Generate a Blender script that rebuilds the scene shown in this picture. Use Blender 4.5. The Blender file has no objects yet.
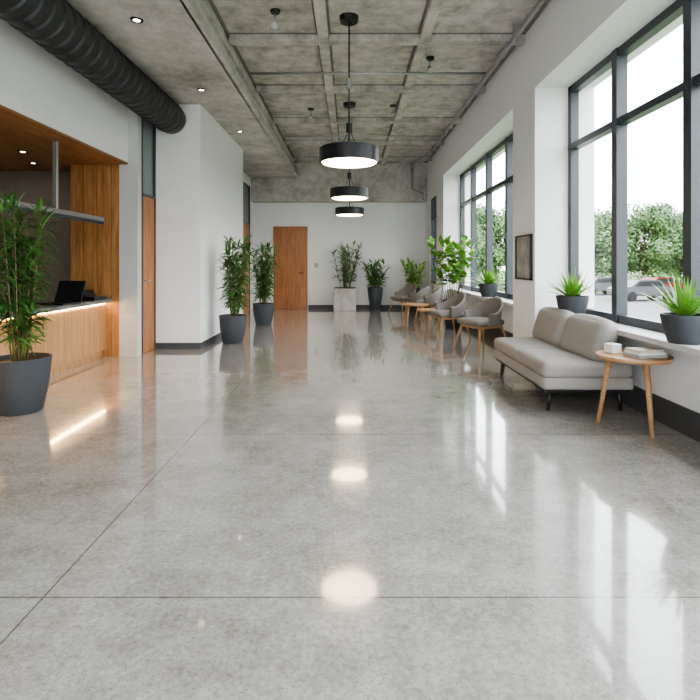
import bpy, bmesh, math, random
from mathutils import Vector, Matrix
random.seed(7)
scene=bpy.context.scene
COL=scene.collection

# ------------------------------------------------------------------ materials
def new_mat(name):
    m=bpy.data.materials.new(name); m.use_nodes=True
    nt=m.node_tree; b=nt.nodes['Principled BSDF']
    return m,nt,b
def N(nt,t,**kw):
    n=nt.nodes.new(t)
    for k,v in kw.items(): setattr(n,k,v)
    return n
def math_n(nt,op,a,b=None):
    n=N(nt,'ShaderNodeMath',operation=op)
    for i,v in enumerate((a,b)):
        if v is None: continue
        if isinstance(v,(int,float)): n.inputs[i].default_value=v
        else: nt.links.new(v,n.inputs[i])
    return n.outputs[0]
def mixc(nt,fac,a,b,mode='MIX'):
    n=N(nt,'ShaderNodeMix',data_type='RGBA',blend_type=mode)
    for idx,v in ((0,fac),(6,a),(7,b)):
        if isinstance(v,(int,float)): n.inputs[idx].default_value=v
        elif isinstance(v,tuple): n.inputs[idx].default_value=(*v[:3],1)
        else: nt.links.new(v,n.inputs[idx])
    return n.outputs[2]
def ramp(nt,src,stops):
    r=N(nt,'ShaderNodeValToRGB'); e=r.color_ramp.elements
    while len(e)<len(stops): e.new(0.5)
    for i,(p,c) in enumerate(stops):
        e[i].position=p; e[i].color=(*c,1) if len(c)==3 else c
    nt.links.new(src,r.inputs[0]); return r.outputs[0]
def noise(nt,vec,scale,detail=4,rough=0.55):
    n=N(nt,'ShaderNodeTexNoise'); n.inputs['Scale'].default_value=scale
    n.inputs['Detail'].default_value=detail; n.inputs['Roughness'].default_value=rough
    if vec is not None: nt.links.new(vec,n.inputs['Vector'])
    return n.outputs[0]
def objco(nt): return N(nt,'ShaderNodeTexCoord').outputs['Object']
def line(nt,c,off,period,w):
    v=math_n(nt,'DIVIDE',math_n(nt,'SUBTRACT',c,off),period)
    v=math_n(nt,'FRACT',math_n(nt,'ADD',v,0.5))
    v=math_n(nt,'ABSOLUTE',math_n(nt,'SUBTRACT',v,0.5))
    return math_n(nt,'LESS_THAN',v,w/period/2)
def bump(nt,b,h,strength,dist=0.01):
    n=N(nt,'ShaderNodeBump'); n.inputs['Strength'].default_value=strength; n.inputs['Distance'].default_value=dist
    nt.links.new(h,n.inputs['Height']); nt.links.new(n.outputs[0],b.inputs['Normal'])
def simple(name,col,rough=0.5,metal=0.0,var=0.12,scale=12,bmp=0.0):
    m,nt,b=new_mat(name); co=objco(nt)
    n=noise(nt,co,scale)
    c=mixc(nt,n,tuple(x*(1-var) for x in col),tuple(min(1,x*(1+var)) for x in col))
    nt.links.new(c,b.inputs['Base Color'])
    b.inputs['Roughness'].default_value=rough; b.inputs['Metallic'].default_value=metal
    if bmp: bump(nt,b,noise(nt,co,scale*8),bmp,0.003)
    return m
def emis(name,col,s):
    m,nt,b=new_mat(name)
    b.inputs['Base Color'].default_value=(*col,1)
    b.inputs['Emission Color'].default_value=(*col,1); b.inputs['Emission Strength'].default_value=s
    return m
def wood(name,c1,c2,axis='Z',rough=0.45,slat=0.0,slat_axis='X',scale=1.0):
    m,nt,b=new_mat(name); co=objco(nt)
    mp=N(nt,'ShaderNodeMapping'); nt.links.new(co,mp.inputs[0])
    s=[14*scale]*3; s['XYZ'.index(axis)]=0.9*scale
    mp.inputs['Scale'].default_value=s
    n1=noise(nt,mp.outputs[0],1.6,6,0.65); n2=noise(nt,mp.outputs[0],7,3,0.6)
    f=math_n(nt,'ADD',math_n(nt,'MULTIPLY',n1,0.7),math_n(nt,'MULTIPLY',n2,0.3))
    c=ramp(nt,f,[(0.36,c2),(0.5,tuple((a+d)/2 for a,d in zip(c1,c2))),(0.64,c1)])
    if slat:
        sp=N(nt,'ShaderNodeSeparateXYZ'); nt.links.new(co,sp.inputs[0])
        l=line(nt,sp.outputs['XYZ'.index(slat_axis)],0,slat,slat*0.06)
        c=mixc(nt,math_n(nt,'MULTIPLY',l,0.5),c,tuple(x*0.3 for x in c2))
    nt.links.new(c,b.inputs['Base Color']); b.inputs['Roughness'].default_value=rough
    bump(nt,b,f,0.15,0.003)
    return m

def floor_mat():
    m,nt,b=new_mat('polished_concrete'); co=objco(nt)
    sp=N(nt,'ShaderNodeSeparateXYZ'); nt.links.new(co,sp.inputs[0])
    n0=noise(nt,co,0.5,4,0.6); n1=noise(nt,co,2.6,8,0.68); n2=noise(nt,co,9,7,0.78); n3=noise(nt,co,45,5,0.75)
    f=math_n(nt,'ADD',math_n(nt,'MULTIPLY',n0,0.2),math_n(nt,'ADD',math_n(nt,'MULTIPLY',n1,0.22),math_n(nt,'ADD',math_n(nt,'MULTIPLY',n2,0.26),math_n(nt,'MULTIPLY',n3,0.32))))
    c=ramp(nt,f,[(0.40,(0.24,0.222,0.20)),(0.5,(0.41,0.39,0.362)),(0.60,(0.57,0.55,0.52))])
    v=N(nt,'ShaderNodeTexVoronoi'); v.inputs['Scale'].default_value=80; nt.links.new(co,v.inputs['Vector'])
    pit=math_n(nt,'MULTIPLY',math_n(nt,'LESS_THAN',v.outputs['Distance'],0.23),math_n(nt,'GREATER_THAN',n2,0.49))
    c=mixc(nt,math_n(nt,'MULTIPLY',pit,0.5),c,(0.13,0.115,0.10))
    lx=line(nt,sp.outputs[0],-1.15,6.4,0.008); ly=line(nt,sp.outputs[1],1.95,1.87,0.008)
    l=math_n(nt,'MAXIMUM',lx,ly)
    c=mixc(nt,math_n(nt,'MULTIPLY',l,0.7),c,(0.08,0.072,0.065))
    nt.links.new(c,b.inputs['Base Color'])
    r=math_n(nt,'ADD',math_n(nt,'MULTIPLY',n2,0.20),0.03)
    nt.links.new(r,b.inputs['Roughness'])
    b.inputs['IOR'].default_value=1.55
    b.inputs['Coat Weight'].default_value=0.95; b.inputs['Coat Roughness'].default_value=0.05
    h=math_n(nt,'SUBTRACT',math_n(nt,'ADD',math_n(nt,'MULTIPLY',noise(nt,co,4,2),1.3),math_n(nt,'MULTIPLY',n3,0.12)),math_n(nt,'MULTIPLY',l,1.0))
    bump(nt,b,h,0.12,0.01)
    return m
def ceil_mat():
    m,nt,b=new_mat('board_concrete'); co=objco(nt)
    sp=N(nt,'ShaderNodeSeparateXYZ'); nt.links.new(co,sp.inputs[0])
    n1=noise(nt,co,0.9,8,0.7); n2=noise(nt,co,4,10,0.75)
    f=math_n(nt,'ADD',math_n(nt,'MULTIPLY',n1,0.35),math_n(nt,'MULTIPLY',n2,0.65))
    c=ramp(nt,f,[(0.38,(0.27,0.245,0.22)),(0.5,(0.46,0.432,0.40)),(0.62,(0.63,0.60,0.565))])
    v=N(nt,'ShaderNodeTexVoronoi'); v.inputs['Scale'].default_value=14; nt.links.new(co,v.inputs['Vector'])
    pit=math_n(nt,'MULTIPLY',math_n(nt,'LESS_THAN',v.outputs['Distance'],0.15),math_n(nt,'GREATER_THAN',n2,0.5))
    c=mixc(nt,math_n(nt,'MULTIPLY',pit,0.4),c,(0.12,0.10,0.085))
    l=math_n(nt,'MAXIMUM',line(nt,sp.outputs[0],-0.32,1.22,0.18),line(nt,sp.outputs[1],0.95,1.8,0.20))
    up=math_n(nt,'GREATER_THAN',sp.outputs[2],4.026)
    c=mixc(nt,math_n(nt,'MULTIPLY',math_n(nt,'MULTIPLY',l,up),0.7),c,(0.10,0.088,0.078))  # recess shade painted as dark bands on the slab along both rib sides
    nt.links.new(c,b.inputs['Base Color']); b.inputs['Roughness'].default_value=0.85
    bump(nt,b,n2,0.6,0.03)
    return m
def conc_mat(name,k=1.0):
    m,nt,b=new_mat(name); co=objco(nt)
    n1=noise(nt,co,1.2,8,0.65); n2=noise(nt,co,6,10,0.75)
    f=math_n(nt,'ADD',math_n(nt,'MULTIPLY',n1,0.5),math_n(nt,'MULTIPLY',n2,0.5))
    c=ramp(nt,f,[(0.38,(0.26*k,0.24*k,0.22*k)),(0.5,(0.42*k,0.40*k,0.37*k)),(0.62,(0.56*k,0.54*k,0.51*k))])
    nt.links.new(c,b.inputs['Base Color']); b.inputs['Roughness'].default_value=0.85
    bump(nt,b,n2,0.5,0.02); return m
def glass_mat():
    m=bpy.data.materials.new('window_glass'); m.use_nodes=True; nt=m.node_tree; nt.nodes.clear()
    o=N(nt,'ShaderNodeOutputMaterial'); t=N(nt,'ShaderNodeBsdfTransparent'); g=N(nt,'ShaderNodeBsdfGlossy')
    g.inputs['Roughness'].default_value=0.02; t.inputs['Color'].default_value=(0.97,0.98,0.98,1)
    mx=N(nt,'ShaderNodeMixShader'); mx.inputs[0].default_value=0.04
    nt.links.new(t.outputs[0],mx.inputs[1]); nt.links.new(g.outputs[0],mx.inputs[2]); nt.links.new(mx.outputs[0],o.inputs[0])
    return m
def leaf_mat(name,c1,c2,sc=9):
    m,nt,b=new_mat(name); co=objco(nt)
    c=mixc(nt,ramp(nt,noise(nt,co,sc,2),[(0.35,(0,0,0)),(0.65,(1,1,1))]),c1,c2)
    nt.links.new(c,b.inputs['Base Color']); b.inputs['Roughness'].default_value=0.45
    return m

M_floor=floor_mat(); M_ceil=ceil_mat(); M_conc=conc_mat('raw_concrete',0.95); M_concl=conc_mat('light_concrete',1.12)
M_white=simple('white_plaster',(0.79,0.79,0.79),0.8,var=0.03,scale=3)
M_col=simple('pale_grey_plaster',(0.54,0.54,0.53),0.8,var=0.06,scale=3)
M_sill=simple('sill_grey',(0.55,0.55,0.55),0.5,var=0.05)
M_frame=simple('window_frame_grey',(0.035,0.043,0.053),0.4,var=0.1)
M_glass=glass_mat()
M_base=simple('baseboard_grey',(0.06,0.063,0.068),0.5)
M_door=wood('door_wood',(0.48,0.21,0.08),(0.28,0.105,0.035),'Z')
M_wing=wood('oak_slat_warm',(0.50,0.25,0.095),(0.24,0.105,0.035),'Z',slat=0.19,slat_axis='X')
M_counter=wood('oak_counter',(0.58,0.33,0.155),(0.38,0.20,0.085),'Z',slat=0.14,slat_axis='Y')
M_canopy=wood('oak_canopy',(0.50,0.24,0.10),(0.29,0.125,0.045),'Y',slat=0.3,slat_axis='X')
M_tablew=wood('table_wood',(0.52,0.31,0.16),(0.34,0.18,0.085),'X')
M_black=simple('black_metal',(0.018,0.018,0.02),0.4,0.3)
M_duct=simple('duct_metal',(0.05,0.052,0.055),0.42,0.5,var=0.2)
M_steel=simple('galvanised_steel',(0.42,0.42,0.42),0.4,0.8)
M_taupe=simple('taupe_wall',(0.30,0.245,0.20),0.7)
M_stone=simple('counter_stone',(0.16,0.16,0.16),0.3)
M_pot=simple('charcoal_pot',(0.042,0.048,0.056),0.55)
M_soil=simple('soil',(0.035,0.022,0.014),0.95,var=0.4,scale=60)
M_fabric=simple('grey_fabric',(0.32,0.298,0.278),0.95,var=0.08,scale=30,bmp=0.5)
M_fabric2=simple('taupe_fabric',(0.19,0.172,0.155),0.95,var=0.1,scale=30,bmp=0.5)
M_leaf=leaf_mat('leaf_dark',(0.03,0.10,0.02),(0.10,0.24,0.05))
M_leafb=leaf_mat('leaf_bright',(0.09,0.25,0.03),(0.22,0.43,0.07))
M_leafg=leaf_mat('leaf_greygreen',(0.08,0.15,0.06),(0.17,0.27,0.12))
M_stem=simple('plant_stem',(0.16,0.14,0.06),0.7)
M_lamp=emis('lamp_diffuser',(1.0,0.78,0.50),8)
M_led=emis('led_strip',(1.0,0.60,0.25),20)
M_dl=emis('downlight_glow',(1.0,0.85,0.65),12)
M_frost=simple('frosted_panel',(0.20,0.235,0.23),0.25)
M_paper=simple('paper_white',(0.78,0.77,0.74),0.7)
M_bookg=simple('book_grey',(0.38,0.38,0.38),0.6)
M_bookb=simple('book_beige',(0.60,0.55,0.47),0.6)
M_screen=simple('screen_glass',(0.015,0.017,0.02),0.35)

# ------------------------------------------------------------------ geometry
def finish(name,bm,mat,smooth=False,parent=None,loc=(0,0,0)):
    me=bpy.data.meshes.new(name); bm.normal_update(); bm.to_mesh(me); bm.free()
    if isinstance(mat,(list,tuple)):
        for mm in mat: me.materials.append(mm)
    else: me.materials.append(mat)
    if smooth:
        for p in me.polygons: p.use_smooth=True
    o=bpy.data.objects.new(name,me); COL.objects.link(o); o.location=loc
    if parent: o.parent=parent
    return o
def root(name,loc=(0,0,0),rot=0):
    e=bpy.data.objects.new(name,None); e.empty_display_size=0.1; COL.objects.link(e); e.location=loc; e.rotation_euler=(0,0,rot); return e
def add_box(bm,x0,x1,y0,y1,z0,z1,bev=0,mi=0,M=None):
    r=bmesh.ops.create_cube(bm,size=1)
    vs=r['verts']
    for v in vs:
        v.co=Vector(((x0+x1)/2+v.co.x*(x1-x0),(y0+y1)/2+v.co.y*(y1-y0),(z0+z1)/2+v.co.z*(z1-z0)))
    fs=set(f for v in vs for f in v.link_faces)
    for f in fs: f.material_index=mi
    if bev:
        es=list(set(e for v in vs for e in v.link_edges))
        rr=bmesh.ops.bevel(bm,geom=es,offset=bev,segments=2,affect='EDGES',profile=0.6)
        vs=list(set(list(v for f in rr['faces'] for v in f.verts)+[v for v in vs if v.is_valid]))
    if M is not None:
        for v in vs: v.co=M@v.co
    return vs
def box(name,x0,x1,y0,y1,z0,z1,mat,bev=0,parent=None,loc=(0,0,0)):
    bm=bmesh.new(); add_box(bm,x0,x1,y0,y1,z0,z1,bev); return finish(name,bm,mat,parent=parent,loc=loc)
def boxes(name,lst,mat,parent=None,bev=0):
    bm=bmesh.new()
    for b in lst: add_box(bm,*b,bev=bev)
    return finish(name,bm,mat,parent=parent)
def add_cone(bm,a,b,r1,r2,seg=16,mi=0):
    a=Vector(a); b=Vector(b); d=b-a; q=d.to_track_quat('Z','Y')
    R1=[];R2=[]
    for i in range(seg):
        t=2*math.pi*i/seg; u=q@Vector((math.cos(t),math.sin(t),0))
        R1.append(bm.verts.new(a+u*r1)); R2.append(bm.verts.new(b+u*r2))
    for i in range(seg):
        j=(i+1)%seg; f=bm.faces.new((R1[i],R1[j],R2[j],R2[i])); f.smooth=True; f.material_index=mi
    f=bm.faces.new(R1[::-1]); f.material_index=mi
    f=bm.faces.new(R2); f.material_index=mi
def rod(name,a,b,r1,r2,mat,parent=None,seg=16):
    bm=bmesh.new(); add_cone(bm,a,b,r1,r2,seg); return finish(name,bm,mat,parent=parent)
def lathe(name,prof,mat,parent=None,loc=(0,0,0),seg=40,smooth=True):
    bm=bmesh.new(); rings=[]
    for r,z in prof:
        if r<1e-5: rings.append([bm.verts.new((0,0,z))])
        else: rings.append([bm.verts.new((r*math.cos(2*math.pi*i/seg),r*math.sin(2*math.pi*i/seg),z)) for i in range(seg)])
    for A,B in zip(rings,rings[1:]):
        for i in range(seg):
            j=(i+1)%seg
            if len(A)==1 and len(B)==1: continue
            if len(A)==1: f=bm.faces.new((A[0],B[i],B[j]))
            elif len(B)==1: f=bm.faces.new((A[i],A[j],B[0]))
            else: f=bm.faces.new((A[i],A[j],B[j],B[i]))
            f.smooth=smooth
    bmesh.ops.recalc_face_normals(bm,faces=bm.faces)
    o=finish(name,bm,mat,parent=parent,loc=loc)
    md=o.modifiers.new('es','EDGE_SPLIT'); md.split_angle=math.radians(35)
    return o
def cushion(name,cx,cy,cz,sx,sy,sz,r,bulge,mat,parent=None,rot=None,cuts=12):
    bm=bmesh.new(); bmesh.ops.create_cube(bm,size=2); bmesh.ops.subdivide_edges(bm,edges=bm.edges[:],cuts=cuts,use_grid_fill=True)
    h=Vector((sx/2,sy/2,sz/2))
    for v in bm.verts:
        u=v.co.copy()
        u=Vector([math.copysign(1-(1-abs(c))**1.6,c) if abs(c)<1 else c for c in u])
        p=Vector((u.x*h.x,u.y*h.y,u.z*h.z))
        q=Vector([max(-(h[i]-r),min(h[i]-r,p[i])) for i in range(3)])
        d=p-q
        if d.length>1e-6: p=q+d.normalized()*min(r,d.length if d.length<r else r)
        b=bulge
        p.z+=math.copysign(1,u.z)*b*(abs(u.z)>0.9)*(1-u.x**2)*(1-u.y**2)
        p.y+=math.copysign(1,u.y)*b*0.35*(abs(u.y)>0.9)*(1-u.x**2)*(1-u.z**2)
        p.x+=math.copysign(1,u.x)*b*0.35*(abs(u.x)>0.9)*(1-u.y**2)*(1-u.z**2)
        v.co=p
    o=finish(name,bm,mat,smooth=True,parent=parent,loc=(cx,cy,cz))
    if rot: o.rotation_euler=rot
    return o

# ------------------------------------------------------------------ room shell
YB=14.6; YN=-3.2; XR=2.12; XG=2.50; ZC=4.03; ZS=3.6
box('floor',-6.3,2.8,YN-0.2,YB+0.2,-0.2,0,M_floor)
L=[(-1.5,2.8,YN-0.2,YB+0.2,ZC,ZC+0.2)]
for x in (-0.32,0.90): L.append((x-0.06,x+0.06,YN,YB-0.32,ZC-0.08,ZC))
for i in range(-2,8):
    y=0.95+1.8*i
    if YN<y<YB-0.4: L.append((-1.46,XR,y-0.065,y+0.065,ZC-0.085,ZC))
boxes('ceiling',L,M_ceil)
boxes('ceiling_beam',[(-6.3,-1.5,YN-0.2,YB+0.2,ZS,ZC+0.2),(-1.52,-1.44,YN,YB-0.3,3.60,3.70),(-1.52,-1.46,YN,YB-0.3,3.84,3.88)],M_concl)
boxes('trim_1',[(-2.72,XR,YB-0.32,YB,2.97,ZC-0.001)],M_concl)
box('wall_back',-3.0,2.8,YB,YB+0.2,0,ZC,M_white)
BAY=[(-2.9,-0.6),(0.2,5.96),(6.76,11.8)]
Z0,Z1=0.70,3.27
lst=[(XR,2.8,YN,BAY[0][0],0,ZC),(XR,2.8,-0.6,0.2,0,ZC),(XR,2.8,5.96,6.76,0,ZC),(XR,2.8,11.8,12.75,0,ZC),(XR,2.8,13.75,YB,0,ZC),
     (XR,2.8,12.75,13.75,0,0.75),(XR,2.8,12.75,13.75,2.95,ZC)]
for a,b in BAY:
    lst+= [(XR,2.8,a,b,Z1,ZC),(2.46,2.8,a,b,0,Z0-0.04)]
boxes('wall_right',lst,M_white)
boxes('trim_2',[(2.24,2.56,a+0.002,b-0.002,Z0-0.045,Z0) for a,b in BAY],M_sill,bev=0.006)
bl=[(XR-0.015,XR,-0.6,0.2,0,0.12),(XR-0.015,XR,5.96,6.76,0,0.12),(XR-0.015,XR,11.8,YB,0,0.12)]
for a,b in BAY: bl.append((2.445,2.46,a,b,0,0.2))
boxes('baseboard_right',bl,M_base)
boxes('baseboard_back',[(-2.72,-2.16,YB-0.015,YB,0,0.1),(-1.17,XR-0.02,YB-0.015,YB,0,0.1)],M_base)

def window(name,y0,y1,z0,z1,X,mull,trans,w=0.085,d=0.09):
    r=root(name)
    L=[(X,X+d,y0,y0+w*0.8,z0,z1),(X,X+d,y1-w*0.8,y1,z0,z1),(X,X+d,y0,y1,z1-w*0.8,z1),(X,X+d,y0,y1,z0,z0+w*0.8)]
    for m in mull: L.append((X-0.012,X+d,m-w/2,m+w/2,z0,z1))
    for t in trans: L.append((X-0.004,X+d,y0,y1,t-w*0.35,t+w*0.35))
    boxes('frame',L,M_frame,parent=r)
    box('glass_pane',X+d*0.5,X+d*0.5+0.006,y0+0.02,y1-0.02,z0+0.02,z1-0.02,M_glass,parent=r)
    return r
window('window_1',0.2,5.96,Z0,Z1,XG,[4.90,3.84,2.78,1.72,0.75],[2.58],w=0.095)
window('window_2',6.76,11.8,Z0,Z1,XG,[10.7,9.5,8.3,7.3],[2.58],w=0.10)
window('window_3',12.75,13.75,0.75,2.95,XR+0.02,[13.25],[2.45],w=0.06)
window('window_4',-2.9,-0.6,Z0,Z1,XG,[-1.75],[2.58])
r=root('added_fill_window')  # unseen glazed end wall, added behind the camera to give frontal fill
boxes('frame',[(-3.0,2.2,YN-0.1,YN,3.4,3.5),(-3.0,2.2,YN-0.1,YN,0,0.1)]+[(x-0.04,x+0.04,YN-0.1,YN,0,3.5) for x in (-2.96,-1.7,-0.4,0.9,2.08)],M_frame,parent=r)
box('glass_pane',-3.0,2.1,YN-0.06,YN-0.05,0.1,3.4,M_glass,parent=r)
boxes('wall_front',[(-6.3,-3.0,YN-0.2,YN,0,ZS),(2.12,2.8,YN-0.2,YN,0,ZC),(-3.0,2.12,YN-0.2,YN,3.5,ZC)],M_white)

boxes('wall_left',[(-3.15,-3.0,2.3,7.03,2.62,ZS),(-3.15,-3.0,YN,2.3,0,ZS),
      (-3.3,-2.2,7.66,10.7,0,ZS),(-2.9,-2.72,10.7,12.85,0,ZS),(-2.9,-2.72,14.1,YB,0,ZS),(-2.9,-2.72,12.85,14.1,3.35,ZS),(-3.05,-2.9,7.12,7.66,3.35,ZS)],M_white)
box('trim_3',-3.12,-2.87,7.03,7.16,0,ZS,M_col)
boxes('wall_reception',[(-6.2,-3.3,7.5,7.6,0,2.6),(-6.3,-6.2,2.3,7.6,0,2.6),(-6.3,-3.15,2.2,2.3,0,2.6)],M_taupe)
box('trim_4',-3.78,-3.0,7.035,7.16,0,2.6,M_wing)
box('ceiling_canopy',-6.25,-3.0,2.3,7.5,2.595,2.62,M_canopy)
boxes('baseboard_left',[(-2.87,-2.2,7.645,7.66,0,0.09),(-2.2,-2.185,7.645,10.7,0,0.09),(-2.72,-2.705,10.7,12.8,0,0.09),(-3.0,-2.985,YN,2.3,0,0.09)],M_base)

def door(name,X,y0,y1,h,h2=None,panel=None):
    r=root(name)
    box('leaf',X-0.05,X,y0+0.03,y1-0.03,0.005,h,M_door,parent=r)
    L=[(X-0.06,X+0.012,y0,y0+0.03,0,h2 or h),(X-0.06,X+0.012,y1-0.03,y1,0,h2 or h),(X-0.06,X+0.012,y0,y1,h,h+0.04)]
    if h2: L.append((X-0.06,X+0.012,y0,y1,h2-0.03,h2))
    boxes('frame',L,M_frame,parent=r)
    if h2: box('transom_panel',X-0.04,X-0.02,y0+0.03,y1-0.03,h+0.04,h2-0.03,panel,parent=r)
    bm=bmesh.new(); add_cone(bm,(X,y0+0.1,1.02),(X+0.05,y0+0.1,1.02),0.009,0.009); add_cone(bm,(X+0.045,y0+0.09,1.02),(X+0.045,y0+0.2,1.02),0.008,0.008)
    finish('handle',bm,M_steel,parent=r)
door('door_1',-2.87,7.16,7.655,2.2,3.35,M_frost)
door('door_2',-2.72,12.85,14.1,2.3,3.35,M_frost)
r=root('door_3')
box('leaf',-2.1,-1.23,YB-0.035,YB-0.002,0.005,2.26,M_door,parent=r)
boxes('frame',[(-2.14,-2.1,YB-0.05,YB-0.001,0,2.3),(-1.23,-1.19,YB-0.05,YB-0.001,0,2.3),(-2.14,-1.19,YB-0.05,YB-0.001,2.26,2.3)],M_door,parent=r)
bm=bmesh.new(); add_cone(bm,(-1.33,YB-0.04,1.0),(-1.33,YB-0.09,1.0),0.012,0.012); add_cone(bm,(-1.33,YB-0.085,1.0),(-1.45,YB-0.085,1.0),0.01,0.01); finish('handle',bm,M_black,parent=r)
box('light_switch',-1.0,-0.9,YB-0.014,YB-0.001,1.15,1.27,M_bookg)

# ------------------------------------------------------------------ reception counter
r=root('reception_counter',(-3.3,0,0))
box('front_panel',-0.06,0,2.6,7.03,0.09,0.70,M_counter,parent=r)
box('body',-0.62,-0.06,2.6,7.03,0.09,0.70,M_taupe,parent=r)
box('plinth',-0.6,-0.05,2.6,7.03,0,0.09,M_counter,parent=r)
box('top',-0.68,0.09,2.58,7.03,0.735,0.785,M_stone,bev=0.004,parent=r)
box('top_support',-0.6,-0.03,2.6,7.03,0.70,0.735,M_taupe,parent=r)
box('led_light',-0.025,0.012,2.62,7.0,0.718,0.734,M_led,parent=r)
r=root('hanging_shelf')
boxes('shelf_board',[(-3.42,-3.12,3.0,6.6,1.79,1.84)],M_stone,parent=r)
boxes('hanger_posts',[(-3.26,-3.22,y-0.02,y+0.02,1.84,2.594) for y in (3.2,5.72)],M_steel,parent=r)
box('lower_rail',-3.15,-3.12,3.0,6.6,1.75,1.79,M_black,parent=r)
r=root('laptop_computer',(-3.36,6.0,0.786),math.radians(75))
box('keyboard_base',-0.14,0.13,-0.19,0.19,0,0.02,M_black,bev=0.004,parent=r)
o=box('screen_lid',-0.006,0.006,-0.19,0.19,0,0.26,M_black,bev=0.003,parent=r,loc=(0.13,0,0.015)); o.rotation_euler=(0,math.radians(18),0)
o=box('display',-0.0085,-0.0062,-0.175,0.175,0.015,0.245,M_screen,parent=r,loc=(0.13,0,0.015)); o.rotation_euler=(0,math.radians(18),0)
r=root('card_terminal',(-3.30,6.66,0.786),math.radians(80))
box('base',-0.12,0.12,-0.12,0.12,0,0.05,M_black,bev=0.01,parent=r)
o=box('display',-0.11,0.11,-0.01,0.01,0,0.10,M_black,bev=0.004,parent=r,loc=(0,0.03,0.045)); o.rotation_euler=(math.radians(-35),0,0)

# ------------------------------------------------------------------ ventilation duct
bm=bmesh.new(); cx,cz,R=-2.62,3.37,0.212; seg=44; rings=[]
ys=[]; y=YN+0.02
while y<7.45:
    ys+= [(y,R),(y+0.04,R),(y+0.055,R+0.018),(y+0.085,R+0.018),(y+0.10,R)] ; y+=0.16
ys.append((7.63,R))
for yy,rr in ys: rings.append([bm.verts.new((cx+rr*math.cos(2*math.pi*i/seg),yy,cz+rr*math.sin(2*math.pi*i/seg))) for i in range(seg)])
for A,B in zip(rings,rings[1:]):
    for i in range(seg):
        f=bm.faces.new((A[i],A[(i+1)%seg],B[(i+1)%seg],B[i])); f.smooth=True
bm.faces.new(rings[0]); bm.faces.new(rings[-1][::-1])
r=root('ventilation_duct'); bmesh.ops.recalc_face_normals(bm,faces=bm.faces)
o=finish('spiral_tube',bm,M_duct,parent=r); md=o.modifiers.new('es','EDGE_SPLIT'); md.split_angle=math.radians(30)
boxes('hanger_straps',[(cx-0.012,cx+0.012,yy,yy+0.03,cz+R-0.01,3.599) for yy in (1.5,4.0,6.5)],M_black,parent=r)

# ------------------------------------------------------------------ pendants
def pendant(y,z=2.47,x=-0.01):
    r=root('pendant_lamp',(x,y,z))
    R=0.335
    lathe('drum_shade',[(R-0.02,-0.085),(R,-0.085),(R,0.075),(R-0.01,0.082),(0.0,0.082)],M_black,parent=r)
    lathe('diffuser',[(0,-0.085),(R-0.04,-0.088),(R-0.021,-0.07)],M_lamp,parent=r)
    lathe('hub',[(0,0.26),(0.035,0.26),(0.035,0.36),(0,0.37)],M_black,parent=r)
    bm=bmesh.new()
    add_cone(bm,(0,0,0.3),(0,0,ZC-z-0.03),0.008,0.008,8)
    add_cone(bm,(0,0,0.09),(0,0,0.3),0.010,0.010,8)
    for i in range(3):
        a=i*2.094+0.5; add_cone(bm,(0,0,0.30),(R*0.35*math.cos(a),R*0.35*math.sin(a),0.08),0.004,0.004,6)
    finish('suspension_rod',bm,M_black,parent=r)
    lathe('joint',[(0,0.75),(0.03,0.75),(0.03,0.86),(0,0.87)],M_steel,parent=r)
    lathe('ceiling_canopy_plate',[(0,ZC-z-0.06),(0.1,ZC-z-0.06),(0.11,ZC-z-0.001),(0,ZC-z-0.001)],M_black,parent=r)
for y in (5.85,9.0,12.1): pendant(y)

for (x,y) in ((-2.05,5.0),(-2.0,7.0),(-1.95,9.2)):
    r=root('ceiling_downlight',(x,y,ZS))
    lathe('ring',[(0.035,-0.012),(0.055,-0.012),(0.06,-0.001),(0.035,-0.001)],M_black,parent=r)
    lathe('bulb',[(0,-0.006),(0.034,-0.006)],M_dl,parent=r)
for (x,y) in ((-3.9,4.6),(-3.9,6.2),(-4.8,5.4),(-4.2,6.9)):
    r=root('canopy_downlight',(x,y,2.595))
    lathe('ring',[(0.035,-0.012),(0.055,-0.012),(0.06,-0.001),(0.035,-0.001)],M_black,parent=r)
    lathe('bulb',[(0,-0.006),(0.034,-0.006)],M_dl,parent=r)
def sprink(x,y):
    r=root('ceiling_spotlight',(x,y,ZC))
    lathe('mount',[(0,-0.03),(0.05,-0.03),(0.055,-0.001),(0,-0.001)],M_black,parent=r)
    rod('stem',(0,0,-0.03),(0,0,-0.14),0.008,0.008,M_steel,parent=r)
    rod('head',(0.0,-0.05,-0.19),(0.0,0.05,-0.12),0.035,0.028,M_steel,parent=r)
for p in ((-0.82,5.7),(1.08,7.0),(0.75,9.1),(-0.7,9.3)): sprink(*p)
r=root('conduit_pipe')
bm=bmesh.new()
pts=[(1.94,YN+0.05,3.90),(1.92,12.6,3.90),(1.7,13.2,3.88),(1.7,14.22,3.88),(1.7,14.22,3.3),(2.0,14.22,3.2),(2.0,14.22,2.99)]
for a,b in zip(pts,pts[1:]): add_cone(bm,a,b,0.030,0.030,14)
for yy in range(-2,13,2): add_cone(bm,(1.938-0.001*yy,yy+0.5,3.90),(1.938-0.001*yy,yy+0.62,3.90),0.042,0.042,14)
finish('main_run',bm,M_steel,parent=r)
bm=bmesh.new()
for a,b in (((-1.42,7.3,3.925),(1.94,7.3,3.925)),((-1.42,10.9,3.925),(1.94,10.9,3.925))): add_cone(bm,a,b,0.018,0.018,10)
for yy in range(0,13,2): add_box(bm,1.885,1.985,yy,yy+0.03,3.86,ZC-0.001)
finish('branches_and_clips',bm,M_steel,parent=r)

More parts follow.
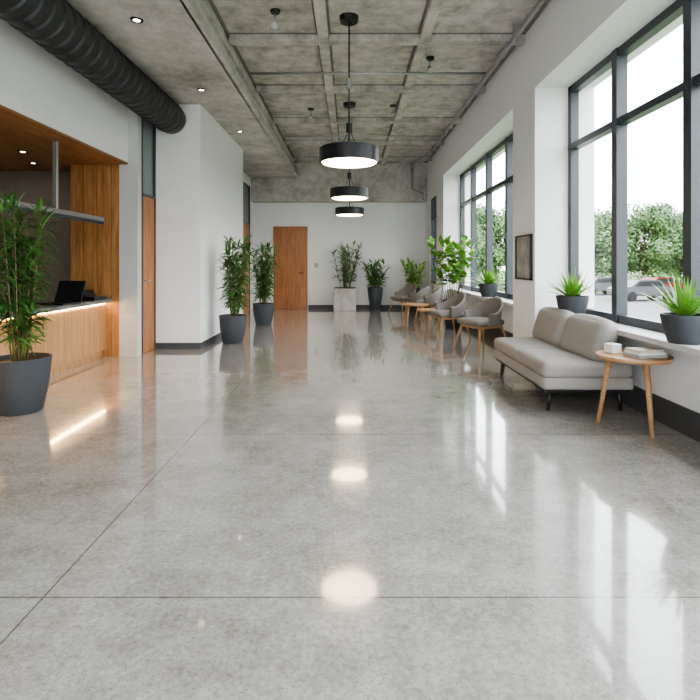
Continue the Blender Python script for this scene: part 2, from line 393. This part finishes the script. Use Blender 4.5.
# ------------------------------------------------------------------ plants
def add_leaf(bm,base,az,el,L,w,droop,segs=4,mi=0,shape='lance',xmax=None):
    d=Vector((math.cos(az)*math.cos(el),math.sin(az)*math.cos(el),math.sin(el)))
    side=Vector((-math.sin(az),math.cos(az),0)); tw=random.uniform(-.5,.5)
    side=(side*math.cos(tw)+Vector((0,0,1))*math.sin(tw)*0.6).normalized()
    p=Vector(base); prev=None
    for i in range(segs+1):
        t=i/segs
        ww=w*(math.sin(math.pi*min(1,(t*0.9+0.12)))**0.8) if shape=='lance' else w*max(0.02,(1-t**1.8))*(0.7+0.6*t*(1-t)*2)
        if i==segs: ww=w*0.03
        pa=p-side*ww/2; pb=p+side*ww/2
        if xmax is not None: pa.x=min(pa.x,xmax); pb.x=min(pb.x,xmax-0.002)
        a=bm.verts.new(pa); b=bm.verts.new(pb)
        if prev:
            f=bm.faces.new((prev[0],prev[1],b,a)); f.smooth=True; f.material_index=mi
        prev=(a,b)
        d=(d+Vector((0,0,-droop/segs))).normalized(); p=p+d*L/segs
def pot_round(r,rt,rb,h):
    lathe('pot',[(0,0),(rb*0.95,0),(rb,0.01),((rt+rb)/2+0.01*rt/0.2,h*0.5),(rt,h-0.015),(rt,h),(rt-0.018,h),(rt-0.022,h-0.05),(0,h-0.05)],M_pot,parent=r)
    lathe('soil',[(0,h-0.03),(rt-0.024,h-0.035)],M_soil,parent=r)
def foliage_bush(r,z0,H,spread,n_stem,n_leaf,L,w,mat,droop=0.9,start=0.15,xmax=None):
    bm=bmesh.new()
    for s in range(n_stem):
        a=random.uniform(0,6.28); rr=spread*0.35*math.sqrt(random.random())
        b=Vector((math.cos(a)*rr*0.5,math.sin(a)*rr*0.5,z0)); h=H*random.uniform(0.7,1.0)
        tip=Vector((math.cos(a)*rr*1.6,math.sin(a)*rr*1.6,z0+h-L*0.4))
        add_cone(bm,b,tip,0.008,0.003,6,mi=1)
        for k in range(n_leaf):
            t=start+(1-start)*(k+random.random())/n_leaf
            p=b.lerp(tip,t)
            add_leaf(bm,p,random.uniform(0,6.28),random.uniform(-0.1,0.9) if t<.92 else random.uniform(.6,1.3),L*random.uniform(.7,1.1),w*random.uniform(.8,1.2),droop*random.uniform(.6,1.3),xmax=xmax)
    finish('foliage',bm,[mat,M_stem],parent=r)
def rosette(r,z0,n,L,w,mat,emin=0.5,xmax=None):
    bm=bmesh.new()
    for k in range(n):
        t=k/n; el=1.5-(1.5-emin)*t**0.8+random.uniform(-.08,.08)
        az=k*2.4+random.uniform(-.2,.2)
        add_leaf(bm,(0.02*math.cos(az),0.02*math.sin(az),z0),az,el,L*random.uniform(.8,1.1),w,0.35*random.uniform(.4,1.4),segs=5,shape='blade',xmax=xmax)
    finish('foliage',bm,mat,parent=r)

r=root('potted_dracaena',(-2.80,4.42,0)); pot_round(r,0.235,0.17,0.46); foliage_bush(r,0.42,1.48,0.44,17,44,0.24,0.026,M_leaf)
r=root('potted_bamboo_palm',(-1.86,8.25,0)); pot_round(r,0.215,0.16,0.44); foliage_bush(r,0.40,1.36,0.46,17,42,0.23,0.036,M_leaf)
r=root('potted_bamboo_palm',(-1.78,10.7,0)); pot_round(r,0.215,0.16,0.44); foliage_bush(r,0.40,1.34,0.54,18,42,0.24,0.038,M_leaf)
r=root('potted_olive_tree',(-0.14,14.05,0))
bm=bmesh.new(); vs=add_box(bm,-0.3,0.3,-0.27,0.27,0,0.60,bev=0.012); finish('concrete_planter',bm,M_conc,parent=r)
box('soil',-0.27,0.27,-0.24,0.24,0.6,0.61,M_soil,parent=r)
foliage_bush(r,0.6,1.28,0.85,16,30,0.22,0.042,M_leafg,droop=.5)
r=root('potted_rubber_plant',(0.68,14.05,0)); pot_round(r,0.21,0.13,0.62); foliage_bush(r,0.58,0.82,0.62,14,20,0.24,0.06,M_leaf,droop=.5)
r=root('potted_schefflera',(1.72,13.95,0)); pot_round(r,0.17,0.13,0.62); foliage_bush(r,0.58,0.86,0.60,11,20,0.20,0.07,M_leafb,droop=.6,xmax=0.36)
r=root('potted_fig_tree',(2.0,10.15,0)); pot_round(r,0.19,0.14,0.55); foliage_bush(r,0.5,1.35,0.74,13,24,0.22,0.10,M_leafb,droop=.5,start=.35,xmax=0.42)
def sillplant(x,y,s=1.0,lf=1.0):
    r=root('potted_agave',(x,y,Z0+0.001)); pot_round(r,0.15*s,0.105*s,0.20*s); rosette(r,0.18*s,54,0.28*s*lf,0.042*s,M_leafb,0.45,xmax=XG-0.02-x)
sillplant(2.33,5.45,1.08); sillplant(2.33,3.62,1.0,1.1); sillplant(2.33,8.75,1.1)

# ------------------------------------------------------------------ sofa
r=root('sofa',(0,0,0))
x0,x1,y0,y1=1.62,2.38,4.34,5.90
box('frame',x0+0.03,x1-0.02,y0+0.03,y1-0.03,0.17,0.21,M_black,parent=r)
ym=(y0+y1)/2
cushion('upholstered_base',(x0+x1)/2,ym,0.245,x1-x0,y1-y0,0.11,0.03,0.0,M_fabric,parent=r)
for i,(a,b) in enumerate(((y0,ym),(ym,y1))):
    cushion('seat_cushion_%d'%(i+1),(x0+x1)/2,(a+b)/2,0.355,x1-x0,b-a-0.006,0.14,0.05,0.012,M_fabric,parent=r)
    cushion('back_cushion_%d'%(i+1),2.17,(a+b)/2+0.01,0.575,0.19,b-a-0.03,0.38,0.08,0.025,M_fabric,parent=r,rot=(0,math.radians(18),0))
bm=bmesh.new()
for (lx,ly,dx) in ((x0+0.09,y0+0.1,-0.02),(x0+0.09,y1-0.1,-0.02),(x1-0.09,y0+0.1,0.02),(x1-0.09,y1-0.1,0.02)):
    add_cone(bm,(lx+dx,ly,0.0),(lx,ly,0.18),0.015,0.024,10)
    add_box(bm,lx-0.03,lx+0.03,ly-0.03,ly+0.03,0.165,0.18)
finish('legs',bm,M_black,parent=r)

# ------------------------------------------------------------------ tables
def round_table(name,x,y,R,h,nl,a0,mat,thick=0.03):
    r=root(name,(x,y,0))
    lathe('top',[(0,h-thick),(R*0.96,h-thick),(R,h-thick*0.5),(R*0.99,h),(0,h)],mat,parent=r,seg=56)
    bm=bmesh.new()
    for i in range(nl):
        a=a0+i*2*math.pi/nl
        add_cone(bm,(R*0.93*math.cos(a),R*0.93*math.sin(a),0),(R*0.62*math.cos(a),R*0.62*math.sin(a),h-thick),0.014,0.022,12)
    finish('legs',bm,mat,parent=r); return r
round_table('side_table',2.17,3.98,0.265,0.555,3,math.radians(150),M_tablew)
r=root('book_stack',(2.21,3.90,0.556),0.2)
box('book_1',-0.12,0.12,-0.085,0.085,0,0.022,M_bookg,bev=0.002,parent=r)
box('book_2',-0.11,0.11,-0.08,0.08,0.022,0.042,M_paper,bev=0.002,parent=r)
o=box('book_3',-0.105,0.105,-0.075,0.075,0.042,0.060,M_bookb,bev=0.002,parent=r); o.rotation_euler=(0,0,0.06)
r=root('tissue_box',(2.06,4.08,0.556),0.3)
box('carton',-0.045,0.045,-0.045,0.045,0,0.07,M_paper,bev=0.005,parent=r)
box('lid_slot',-0.02,0.02,-0.008,0.008,0.07,0.073,M_bookg,parent=r)

# ------------------------------------------------------------------ lounge chairs
def chair(x,y,rot,s=1.0):
    r=root('lounge_chair',(x,y,0),rot)
    bm=bmesh.new(); nu,nv=30,8; go=[];gi=[]
    for i in range(nu+1):
        u=i/nu; a=math.radians(-18+216*u)
        back=max(0,math.sin(a)); top=0.55+0.21*(back**1.3)
        ro,ri=0.280*s,0.252*s
        co_=[];ci=[]
        for j in range(nv+1):
            z=0.36+(top-0.36)*j/nv; fl=0.97+0.16*j/nv
            co_.append(bm.verts.new((ro*fl*math.cos(a),ro*fl*math.sin(a)*0.95,z)))
            ci.append(bm.verts.new((ri*fl*math.cos(a),ri*fl*math.sin(a)*0.95,z)))
        go.append(co_);gi.append(ci)
    for i in range(nu):
        for j in range(nv):
            bm.faces.new((go[i][j],go[i+1][j],go[i+1][j+1],go[i][j+1])); bm.faces.new((gi[i+1][j],gi[i][j],gi[i][j+1],gi[i+1][j+1]))
        bm.faces.new((go[i][nv],go[i+1][nv],gi[i+1][nv],gi[i][nv])); bm.faces.new((go[i][0],gi[i][0],gi[i+1][0],go[i+1][0]))
    for i in (0,nu):
        for j in range(nv): bm.faces.new((go[i][j],go[i][j+1],gi[i][j+1],gi[i][j]))
    bmesh.ops.recalc_face_normals(bm,faces=bm.faces)
    finish('curved_back',bm,M_fabric2,smooth=True,parent=r)
    cushion('seat_cushion',0,-0.02,0.41,0.50*s,0.50*s,0.09,0.04,0.012,M_fabric2,parent=r,cuts=8)
    bm=bmesh.new()
    for sx in (-1,1):
        for sy in (-1,1): add_cone(bm,(sx*0.29*s,sy*0.28*s,0),(sx*0.20*s,sy*0.19*s,0.37),0.012,0.02,10)
        add_box(bm,sx*0.2*s-0.015,sx*0.2*s+0.015,-0.2*s,0.2*s,0.33,0.365)
    add_box(bm,-0.2*s,0.2*s,-0.21*s,-0.18*s,0.33,0.365); add_box(bm,-0.2*s,0.2*s,0.18*s,0.21*s,0.33,0.365)
    finish('wooden_frame',bm,M_tablew,parent=r)
chair(1.92,7.60,math.radians(-65)); chair(1.66,8.85,math.radians(-75)); chair(1.70,11.35,math.radians(-100)); chair(1.35,12.95,math.radians(-60)); chair(1.66,12.25,math.radians(-130))
round_table('coffee_table',1.32,10.55,0.28,0.44,4,0.7,M_tablew)
round_table('coffee_table',1.50,9.78,0.24,0.40,3,0.3,M_tablew)

# framed picture
r=root('framed_picture')
X=XR-0.002
boxes('frame',[(X-0.03,X,6.03,6.05,1.06,1.60),(X-0.03,X,6.56,6.58,1.06,1.60),(X-0.03,X,6.03,6.58,1.06,1.08),(X-0.03,X,6.03,6.58,1.58,1.60)],M_black,parent=r)
mp,nt,b=new_mat('print_art'); co=objco(nt); c=ramp(nt,noise(nt,co,4,4),[(0.35,(0.14,0.16,0.17)),(0.5,(0.28,0.27,0.26)),(0.7,(0.5,0.45,0.4))]); nt.links.new(c,b.inputs['Base Color'])
box('print',X-0.015,X-0.002,6.04,6.57,1.07,1.59,mp,parent=r)

# ------------------------------------------------------------------ outside
GZ=-1.3
M_lawn=simple('lawn_grass',(0.09,0.13,0.05),0.9,var=0.3,scale=2)
M_asph=simple('asphalt',(0.13,0.13,0.13),0.9)
box('lawn',3.2,160,-80,200,GZ-0.2,GZ,M_lawn)
box('car_park',12,30,-40,45.5,GZ,GZ+0.02,M_asph)
M_tree=leaf_mat('tree_leaves',(0.045,0.105,0.03),(0.13,0.215,0.075),1.2)
M_bark=simple('tree_bark',(0.06,0.045,0.03),0.9)
def leaf_blob(bm,c,R,n,s0,s1,flat=1.0):
    for k in range(n):
        d=Vector((random.gauss(0,1),random.gauss(0,1),random.gauss(0,1))).normalized()
        p=c+Vector((d.x,d.y,d.z*flat))*R*random.uniform(.55,1.12); s=random.uniform(s0,s1)
        nn=(d+Vector((random.uniform(-.7,.7),random.uniform(-.7,.7),random.uniform(-.3,.8)))).normalized()
        q=nn.to_track_quat('Z','Y')@Matrix.Rotation(random.uniform(0,3),3,'Z').to_quaternion()
        vs=[bm.verts.new(p+q@Vector(o)*s) for o in ((-1,0,0),(0,-.6,.1),(1,0,0),(0,.6,.1))]
        bm.faces.new(vs)
def tree_mesh(seed,H,W):
    random.seed(seed); bm=bmesh.new()
    add_cone(bm,(0,0,0),(0,0,H*0.6),0.22,0.08,8,mi=1)
    for k in range(30):
        a=random.uniform(0,6.28); t=random.random(); zz=H*(.20+.70*t); rr=W*0.42*math.sqrt(random.random())*(1-0.75*abs(t-.4))
        c=Vector((rr*math.cos(a),rr*math.sin(a),zz)); R=min(W*random.uniform(.10,.19),zz-0.1)
        add_cone(bm,(0,0,max(H*0.2,zz-1.2)),c,0.06,0.02,5,mi=1)
        leaf_blob(bm,c,R,360,.09,.19)
    me=bpy.data.meshes.new('tree_mesh'); bm.to_mesh(me); bm.free(); me.materials.append(M_tree); me.materials.append(M_bark); return me
tms=[tree_mesh(i,h,w) for i,(h,w) in enumerate(((7.6,7),(9.6,7.5),(6.6,7)))]
random.seed(3)
tp=[(36+random.uniform(-1.5,3),-10+i*4.2) for i in range(13)]
tp+=[(8+i*4.3,51+random.uniform(-1,3)) for i in range(10)]
tp+=[(10+i*5,60+random.uniform(-1,3)) for i in range(9)]
for i,(x,y) in enumerate(tp):
    o=bpy.data.objects.new('tree',tms[i%3]); COL.objects.link(o); o.location=(x,y,GZ); o.rotation_euler=(0,0,random.uniform(0,6)); s=random.uniform(.78,1.2); o.scale=(s,s,s)
bm=bmesh.new(); random.seed(9)
for i in range(60): leaf_blob(bm,Vector((7+i*0.62,46.9+random.uniform(-.2,.2),GZ+1.05)),0.8,90,.08,.16)
finish('hedge',bm,M_tree)
M_car=simple('car_paint',(0.10,0.10,0.11),0.25,0.3); M_car2=simple('car_paint_red',(0.18,0.02,0.02),0.25,0.3)
def car(x,y,rot,paint):
    r=root('car',(x,y,GZ+0.02),rot)
    prof=[(-2.1,0.35),(-2.15,0.75),(-1.9,0.95),(-1.3,1.0),(-0.8,1.42),(0.7,1.45),(1.3,1.02),(1.95,0.9),(2.12,0.7),(2.1,0.35)]
    bm=bmesh.new(); A=[bm.verts.new((px,-0.85,pz)) for px,pz in prof]; B=[bm.verts.new((px,0.85,pz)) for px,pz in prof]
    bm.faces.new(A); bm.faces.new(B[::-1])
    for i in range(len(prof)):
        j=(i+1)%len(prof); bm.faces.new((A[i],B[i],B[j],A[j]))
    bmesh.ops.recalc_face_normals(bm,faces=bm.faces)
    bmesh.ops.bevel(bm,geom=bm.edges[:],offset=0.07,segments=2,affect='EDGES')
    finish('body',bm,paint,parent=r)
    for s in (-1,1):
        bm=bmesh.new(); f=bm.faces.new([bm.verts.new((px,s*0.86,pz)) for px,pz in ((-1.15,1.02),(-0.75,1.34),(0.65,1.36),(1.1,1.03))]); finish('side_glass_%d'%(s+2),bm,M_screen,parent=r)
        for wx in (-1.35,1.35): rod('wheel_%d_%d'%(s+2,wx>0),(wx,s*0.68,0.33),(wx,s*0.9,0.33),0.33,0.33,M_black,parent=r)
car(20.2,36.0,math.radians(8),M_car); car(25.2,42.5,math.radians(12),M_car2); car(20.6,43.0,math.radians(15),M_car); car(14.0,42,math.radians(60),M_car)

# ------------------------------------------------------------------ light
w=bpy.data.worlds.new('overcast_sky'); scene.world=w; w.use_nodes=True; nt=w.node_tree
bg=nt.nodes['Background']; tc=N(nt,'ShaderNodeTexCoord'); sp=N(nt,'ShaderNodeSeparateXYZ'); nt.links.new(tc.outputs['Generated'],sp.inputs[0])
c=ramp(nt,math_n(nt,'ADD',math_n(nt,'MULTIPLY',sp.outputs[2],0.5),0.5),[(0.45,(0.60,0.62,0.62)),(0.52,(0.95,0.975,1.0)),(1.0,(0.88,0.935,1.0))])
nt.links.new(c,bg.inputs['Color']); bg.inputs['Strength'].default_value=4.8

# ------------------------------------------------------------------ camera
cd=bpy.data.cameras.new('camera'); cam=bpy.data.objects.new('camera',cd); COL.objects.link(cam)
cam.location=(0,0,1.25); cam.rotation_euler=(math.radians(90),0,0)
cd.sensor_width=36; cd.lens=36*520/700; cd.shift_y=-86/700; cd.clip_end=500
scene.camera=cam
scene.view_settings.view_transform='AgX'
scene.view_settings.look='AgX - Medium High Contrast'
scene.view_settings.exposure=1.15
